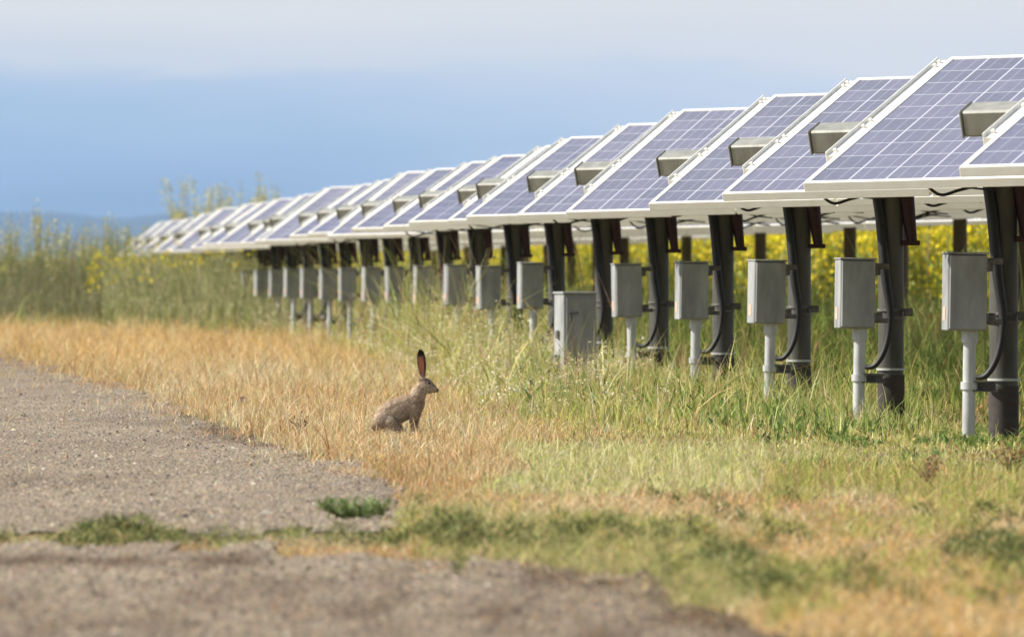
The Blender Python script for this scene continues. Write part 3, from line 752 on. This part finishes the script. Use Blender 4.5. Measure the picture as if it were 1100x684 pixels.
# ------------------------------------------------------------------ the hare
def hare():
    S = 256.; HY = CZ*F/(466-HV)
    t = empty('hare', (gx(435, HY), HY, 0)); tag(t, 'brown hare sitting upright in profile with tall ears in the straw grass', 'hare')
    def q(px, py): return Vector(((px-435)/S, 0, (466-py)/S))
    bm = bmesh.new()
    def ell(c, r, y=0, ry=None, rot=0):
        rx, rz = r if isinstance(r, tuple) else (r, r); ry = ry if ry is not None else rx
        m_ = Matrix.Translation(c+Vector((0, y, 0)))@Matrix.Rotation(R(rot), 4, 'Y')@Matrix.Diagonal((rx, ry, rz, 1))
        bmesh.ops.create_icosphere(bm, subdivisions=3, radius=1, matrix=m_)
    def chain(pts, n=14):
        for (a, ra, ya), (b, rb, yb) in zip(pts[:-1], pts[1:]):
            for i in range(n):
                s = i/(n-1); p = a.lerp(b, s); r = ra+(rb-ra)*s
                m_ = Matrix.Translation(p+Vector((0, ya+(yb-ya)*s, 0)))@Matrix.Scale(r, 4)
                bmesh.ops.create_icosphere(bm, subdivisions=2, radius=1, matrix=m_)
    # trunk
    chain([(q(413.5,450), .044, 0), (q(420,444), .052, 0), (q(428,440.5), .052, 0), (q(436,437), .049, 0), (q(442.5,434), .044, 0), (q(447.5,430), .034, 0), (q(449.8,424.5), .030, 0), (q(452.3,418.5), .0265, 0), (q(456.3,413.5), .025, 0)], 10)
    ell(q(449,433), (.030,.034), ry=.034)
    # head
    ell(q(457.5,412.5), (.030,.026), ry=.023, rot=28); chain([(q(460,413.5), .021, 0), (q(466,417.2), .0135, 0), (q(469.3,419), .0095, 0)], 8)
    ell(q(461,418.5), (.018,.014), ry=.015, rot=25)
    for s in (-1, 1): ell(q(462.5,417.5), (.012,.010), y=s*.010, ry=.010)
    # haunches and hind feet
    for s in (-1, 1):
        ell(q(414.5,451), (.046,.037), y=s*.034, ry=.028, rot=-22); ell(q(409,455), (.026,.026), y=s*.036, ry=.022)
        chain([(q(421,452), .026, s*.045), (q(427,459), .017, s*.048), (q(416,463.4), .011, s*.048)], 10)
        chain([(q(412,463.6), .0105, s*.048), (q(424,464), .0095, s*.050), (q(433,464.4), .0085, s*.050)], 10)
        # forelegs
        chain([(q(446,438), .030, s*.018), (q(446.5,447), .017, s*.024), (q(445.5,455), .0105, s*.024), (q(446.5,463), .0085, s*.024), (q(450,464.6), .0075, s*.024)], 10)
    chain([(q(404.5,456), .014, 0), (q(401.5,460), .009, 0)], 6)
    # ears (thin, cupped): overlapping discs along the ear
    for s, dx in ((-1, 0), (1, 1.6)):
        for i in range(26):
            f = i/25; px = 454.2+dx*.6-3.2*f+dx*f*.5; py = 407.5-30.3*f
            w = float(np.interp(f, [0,.12,.35,.6,.82,.95,1], [.0085,.0085,.014,.0175,.016,.0095,.004]))
            m_ = Matrix.Translation(q(px, py)+Vector((0, s*.013+s*.006*f, 0)))@Matrix.Rotation(R(-6), 4, 'Y')@Matrix.Diagonal((w, .0052, .010, 1))
            bmesh.ops.create_icosphere(bm, subdivisions=3, radius=1, matrix=m_)
    me = bpy.data.meshes.new('body'); bm.to_mesh(me); bm.free()
    o = bpy.data.objects.new('body', me); COL.objects.link(o)
    r = o.modifiers.new('r', 'REMESH'); r.mode = 'VOXEL'; r.voxel_size = .0026; r.use_smooth_shade = True
    s_ = o.modifiers.new('s', 'SMOOTH'); s_.factor = .5; s_.iterations = 5
    dg = bpy.context.evaluated_depsgraph_get(); ev = o.evaluated_get(dg); nm = bpy.data.meshes.new_from_object(ev)
    bpy.data.objects.remove(o); bpy.data.meshes.remove(me)
    n = len(nm.vertices); V = np.empty(n*3, np.float32); nm.vertices.foreach_get('co', V); V = V.reshape(-1, 3).astype(float)
    Nn = np.empty(n*3, np.float32); nm.vertices.foreach_get('normal', Nn); Nn = Nn.reshape(-1, 3).astype(float)
    px = V[:, 0]*S+435; py = 466-V[:, 2]*S; yy = V[:, 1]
    # muscle folds: crease round the haunch, cup in the ear
    def g(cx, cy, sx, sy): return np.exp(-((px-cx)/sx)**2-((py-cy)/sy)**2)
    ear = (py < 404.5)
    f = np.clip((407.5-py)/30.3, 0, 1); ecx = 454.2-3.2*f
    inner = ear & (yy < 0) & (Nn[:, 1] < -.3) & (np.abs(px-ecx-.2) < np.interp(f, [0,.2,.6,.85,1], [.9,2.0,3.2,2.2,.0]))
    base = np.array([.54,.39,.27]); C = np.tile(base, (n, 1))
    def mixc(w, c): 
        nonlocal C
        w = np.clip(w, 0, 1)[:, None]; C = C*(1-w)+np.array(c)*w
    speck = fbm(px*.9, py*.9+yy*200, 71, 5)
    mixc(.65*np.clip(speck, 0, 1), (.19,.12,.08)); mixc(.6*np.clip(-speck, 0, 1), (.46,.36,.27))
    mixc(.75*g(422,449,13,6), (.50,.40,.31)); mixc(.5*g(440,441,6,6), (.34,.27,.21))
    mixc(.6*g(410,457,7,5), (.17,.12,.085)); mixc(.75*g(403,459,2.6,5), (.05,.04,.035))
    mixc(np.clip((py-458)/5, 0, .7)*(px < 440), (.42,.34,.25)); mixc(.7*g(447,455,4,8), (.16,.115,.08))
    mixc(.65*g(451.5,430,3.2,6), (.30,.21,.14)); mixc(.8*g(444.5,417.5,3.5,3.5), (.62,.52,.42))  # pale nape patch: rim light on the neck painted into the coat colour
    mixc(.8*g(461.5,407.5,5,2.2), (.12,.085,.06)); mixc(.7*g(466,413,4,2), (.17,.11,.07)); mixc(.75*g(461,412.4,3.2,2.4)*(1-g(461,410.9,1.2,1.0)), (.50,.42,.33))
    mixc(.7*g(462,420,6,2.6), (.44,.37,.29)); mixc(.9*g(470.6,418.6,1.6,1.6), (.06,.04,.03))
    mixc(ear*.8, (.15,.085,.055)); mixc(ear*np.clip((f-.78)/.12, 0, 1), (.02,.014,.012))
    mixc(ear*np.clip((px-ecx-2.6)/1.0, 0, 1)*(f < .8)*.8, (.10,.05,.035))
    mixc(inner*np.clip((f-.18)/.1, 0, 1)*np.clip((.86-f)/.15, 0, 1)*.95, (.50,.18,.10)); 
    mixc(inner*np.clip(fbm(px*2.2, py*.5, 79, 3), 0, 1)*.55, (.25,.05,.035)); mixc(inner*np.clip(-fbm(px*1.4, py*.4, 80, 3), 0, 1)*.5, (.62,.24,.15))
    mixc((ear*(f < .2))*.6, (.36,.29,.24))
    crease = g(426,452,2.2,9)*.0025+g(421,442,9,1.6)*.0018
    V = V-Nn*crease[:, None]-Nn*(inner*.0035)[:, None]+Nn*(fbm(px*1.7, py*1.7+yy*300, 77, 3)*.0009)[:, None]
    nm.vertices.foreach_set('co', V.astype(np.float32).ravel())
    a = nm.color_attributes.new('col', 'FLOAT_COLOR', 'POINT'); cc = np.ones((n, 4), np.float32); cc[:, :3] = C; a.data.foreach_set('color', cc.ravel())
    nm.materials.clear(); nm.polygons.foreach_set('use_smooth', [True]*len(nm.polygons)); nm.name = 'body'
    link('body', nm, M['fur'], t)
    # coat: short hairs lying back along the body
    k = 42000; i = rng.integers(0, n, k); i = i[~(inner[i])]; i = i[(rng.uniform(0, 1, len(i)) < np.where(ear[i] | (px[i] > 455), .45, 1))]; k = len(i)
    Pn = V[i]; nn = Nn[i]; flow = np.tile([-.75, 0, -.45], (k, 1))+rng.normal(0, .22, (k, 3)); flow[ear[i]] = [0, 0, .9]
    d_ = flow-(flow*nn).sum(1)[:, None]*nn*.85+nn*.35; d_ /= np.linalg.norm(d_, axis=1)[:, None]
    L = rng.uniform(.008, .017, k)*np.where(ear[i], .4, np.where(px[i] > 455, .5, 1)); sd = np.cross(d_, nn); sd /= np.linalg.norm(sd, axis=1)[:, None]+1e-9
    w = .0009; Vh = np.stack([Pn-sd*w, Pn+sd*w, Pn+d_*L[:, None]+sd*w*.2, Pn+d_*L[:, None]-sd*w*.2], 1).reshape(-1, 3)
    hc = np.clip(C[i]*np.exp(rng.normal(0, .42, (k, 1)))*1.1, .01, .8)
    quads_mesh('fur', Vh, np.arange(k*4).reshape(-1, 4), np.repeat(hc, 4, 0), M['fur'], t)
    mb = MB(); 
    for s in (-1, 1):
        bmx = bmesh.new(); bmesh.ops.create_uvsphere(bmx, u_segments=16, v_segments=10, radius=.0058, matrix=Matrix.Translation(q(461.2,411)+Vector((0, s*.0195, 0))))
        e = bpy.data.meshes.new('eye'); bmx.to_mesh(e); bmx.free(); e.polygons.foreach_set('use_smooth', [True]*len(e.polygons)); link('eye', e, M['eye'], t)
    # straw in front of the feet
    n2 = 260; X = gx(435, HY)+rng.uniform(-.17, .09, n2); Y = HY-rng.uniform(.07, .5, n2)
    return t
hare()

# ------------------------------------------------------------------ distant hills and air
def hills():
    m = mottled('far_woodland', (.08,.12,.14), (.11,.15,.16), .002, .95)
    xs = np.linspace(-3800, 3800, 260); V = []; Fc = []
    D = 8200
    prof = [(CZ+(HV-np.interp(550+F*x/D, [-300,0,60,180,300,420,560,800,1500], [234,231,229,229,233,242,257,272,280]))/F*D)+5*math.sin(x*.007)+3.5*math.sin(x*.019+1)+2*math.sin(x*.047) for x in xs]
    rows = [(0, 0), (.55, 180), (.9, 330), (1, 480), (.7, 700)]
    for hf, dy in rows:
        for i, x in enumerate(xs): V.append((x, D-480+dy, max(0, prof[i]*hf+(5*math.sin(x*.02+dy) if 0 < hf < 1 else 0))-(.5 if hf == 0 else 0)))
    n = len(xs)
    for j in range(len(rows)-1):
        for i in range(n-1): Fc.append((j*n+i, j*n+i+1, (j+1)*n+i+1, (j+1)*n+i))
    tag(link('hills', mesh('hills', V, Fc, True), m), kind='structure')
hills()
HAZE = True
if HAZE:
    m = bpy.data.materials.new('haze'); m.use_nodes = True; nt = m.node_tree; nt.nodes.clear()
    o_ = N(nt, 'ShaderNodeOutputMaterial'); v = N(nt, 'ShaderNodeVolumePrincipled')
    v.inputs['Color'].default_value = (.27,.51,.98,1); v.inputs['Density'].default_value = .00006; v.inputs['Anisotropy'].default_value = .2
    nt.links.new(v.outputs[0], o_.inputs['Volume'])
    mb = MB(); mb.box((0, 0, 0), (19000, 19000, 300)); me = mb.me('haze'); hz = link('haze', me, m); hz.location = (0, 0, 149)
    tag(hz, kind='stuff')

# ------------------------------------------------------------------ sky, sun, camera
w = bpy.data.worlds.new('World'); SC.world = w; w.use_nodes = True; nt = w.node_tree
SUN_AZ, SUN_EL = R(-88), R(39)       # azimuth measured from +Y towards +X
sky = N(nt, 'ShaderNodeTexSky', sky_type='NISHITA'); sky.sun_disc = False; sky.sun_elevation = SUN_EL; sky.sun_rotation = SUN_AZ; sky.dust_density = 1.5
bg = nt.nodes['Background']
geo = N(nt, 'ShaderNodeTexCoord'); sp_ = N(nt, 'ShaderNodeSeparateXYZ'); nt.links.new(geo.outputs['Generated'], sp_.inputs[0])
mp = N(nt, 'ShaderNodeMapping'); mp.inputs['Scale'].default_value = (14, 14, 90); nt.links.new(geo.outputs['Generated'], mp.inputs[0])
wob = noise(nt, 1, 5, .55, mp.outputs[0])
def mth(op, a, b=None):
    n = N(nt, 'ShaderNodeMath', operation=op)
    for i, x in enumerate((a, b)):
        if x is None: continue
        if isinstance(x, (int, float)): n.inputs[i].default_value = x
        else: nt.links.new(x, n.inputs[i])
    return n.outputs[0]
# low cloud and rain-blue air near the skyline; a paler deck over it; broken cloud higher up
z = mth('ADD', sp_.outputs[2], mth('MULTIPLY', mth('SUBTRACT', wob, .5), .013))
deg = lambda d: math.sin(R(d))
zz = mth('DIVIDE', z, deg(4.0))
K = 10.0
def sk(r, g, b): return (r*K*.1, g*K*.1, b*K*.1)
SKYG = 1.0
lowL = ramp(nt, zz, [(0, sk(2.3,3.1,3.9)), (.14, sk(2.6,3.5,4.2)), (.193, sk(2.9,3.8,4.7)), (.265, sk(3.3,4.3,5.0)), (.35, sk(3.9,4.7,5.2)), (.385, sk(4.4,5.0,5.3)), (.41, sk(6.0,6.0,5.4)), (.44, sk(6.3,6.1,5.3)), (.52, sk(6.9,6.6,5.6)), (1, sk(7.2,6.8,5.8))])
lowR = ramp(nt, zz, [(0, sk(3.2,4.0,4.8)), (.14, sk(4.0,4.7,5.2)), (.265, sk(5.2,5.7,5.9)), (.35, sk(5.7,6.0,6.0)), (.40, sk(6.1,6.2,6.0)), (.425, sk(6.9,6.6,5.8)), (.6, sk(7.2,6.8,5.8)), (1, sk(7.2,6.8,5.8))])
lx = N(nt, 'ShaderNodeMapRange'); lx.inputs[1].default_value = -.07; lx.inputs[2].default_value = .075; lx.interpolation_type = 'SMOOTHSTEP'
nt.links.new(mth('ADD', sp_.outputs[0], mth('MULTIPLY', mth('SUBTRACT', wob, .5), .06)), lx.inputs[0])
lm = N(nt, 'ShaderNodeMixRGB'); nt.links.new(lx.outputs[0], lm.inputs[0]); nt.links.new(lowL, lm.inputs[1]); nt.links.new(lowR, lm.inputs[2]); low = lm.outputs[0]
mp2 = N(nt, 'ShaderNodeMapping'); mp2.inputs['Scale'].default_value = (2.2, 2.2, 5); nt.links.new(geo.outputs['Generated'], mp2.inputs[0])
cl = noise(nt, 1, 7, .6, mp2.outputs[0])
mc = N(nt, 'ShaderNodeMixRGB'); mc.inputs[2].default_value = (5.2,5.4,5.8,1); nt.links.new(sky.outputs[0], mc.inputs[1])
cf = N(nt, 'ShaderNodeMapRange'); cf.inputs[1].default_value = .42; cf.inputs[2].default_value = .60; nt.links.new(cl, cf.inputs[0]); nt.links.new(cf.outputs[0], mc.inputs[0])
mf = N(nt, 'ShaderNodeMixRGB'); fr_ = N(nt, 'ShaderNodeMapRange'); fr_.inputs[1].default_value = deg(3); fr_.inputs[2].default_value = deg(9); nt.links.new(sp_.outputs[2], fr_.inputs[0])
nt.links.new(fr_.outputs[0], mf.inputs[0]); nt.links.new(low, mf.inputs[1]); nt.links.new(mc.outputs[0], mf.inputs[2])
nt.links.new(mf.outputs[0], bg.inputs['Color']); bg.inputs['Strength'].default_value = .095

L = bpy.data.lights.new('sun', 'SUN'); L.energy = 5.0; L.angle = R(.6); L.color = (1, .95, .86)
so = bpy.data.objects.new('sun', L); COL.objects.link(so)
sd = Vector((math.sin(SUN_AZ)*math.cos(SUN_EL), math.cos(SUN_AZ)*math.cos(SUN_EL), math.sin(SUN_EL)))
so.rotation_euler = (-sd).to_track_quat('-Z', 'Y').to_euler()

cd = bpy.data.cameras.new('camera'); co = bpy.data.objects.new('camera', cd); COL.objects.link(co); SC.camera = co
cd.sensor_width = 36; cd.lens = F/W0*36; cd.clip_start = .5; cd.clip_end = 30000
co.location = (0, 0, CZ); co.rotation_euler = (math.pi/2-PITCH, 0, 0)
cd.dof.use_dof = True; cd.dof.focus_distance = 32.0; cd.dof.aperture_fstop = 9.0
SC.view_settings.view_transform = 'Standard'; SC.view_settings.look = 'None'; SC.view_settings.exposure = 0.6; SC.view_settings.gamma = 1
SC.render.engine = 'CYCLES'; SC.cycles.use_denoising = True
SC.cycles.max_bounces = 6; SC.cycles.volume_bounces = 0; SC.cycles.transparent_max_bounces = 8
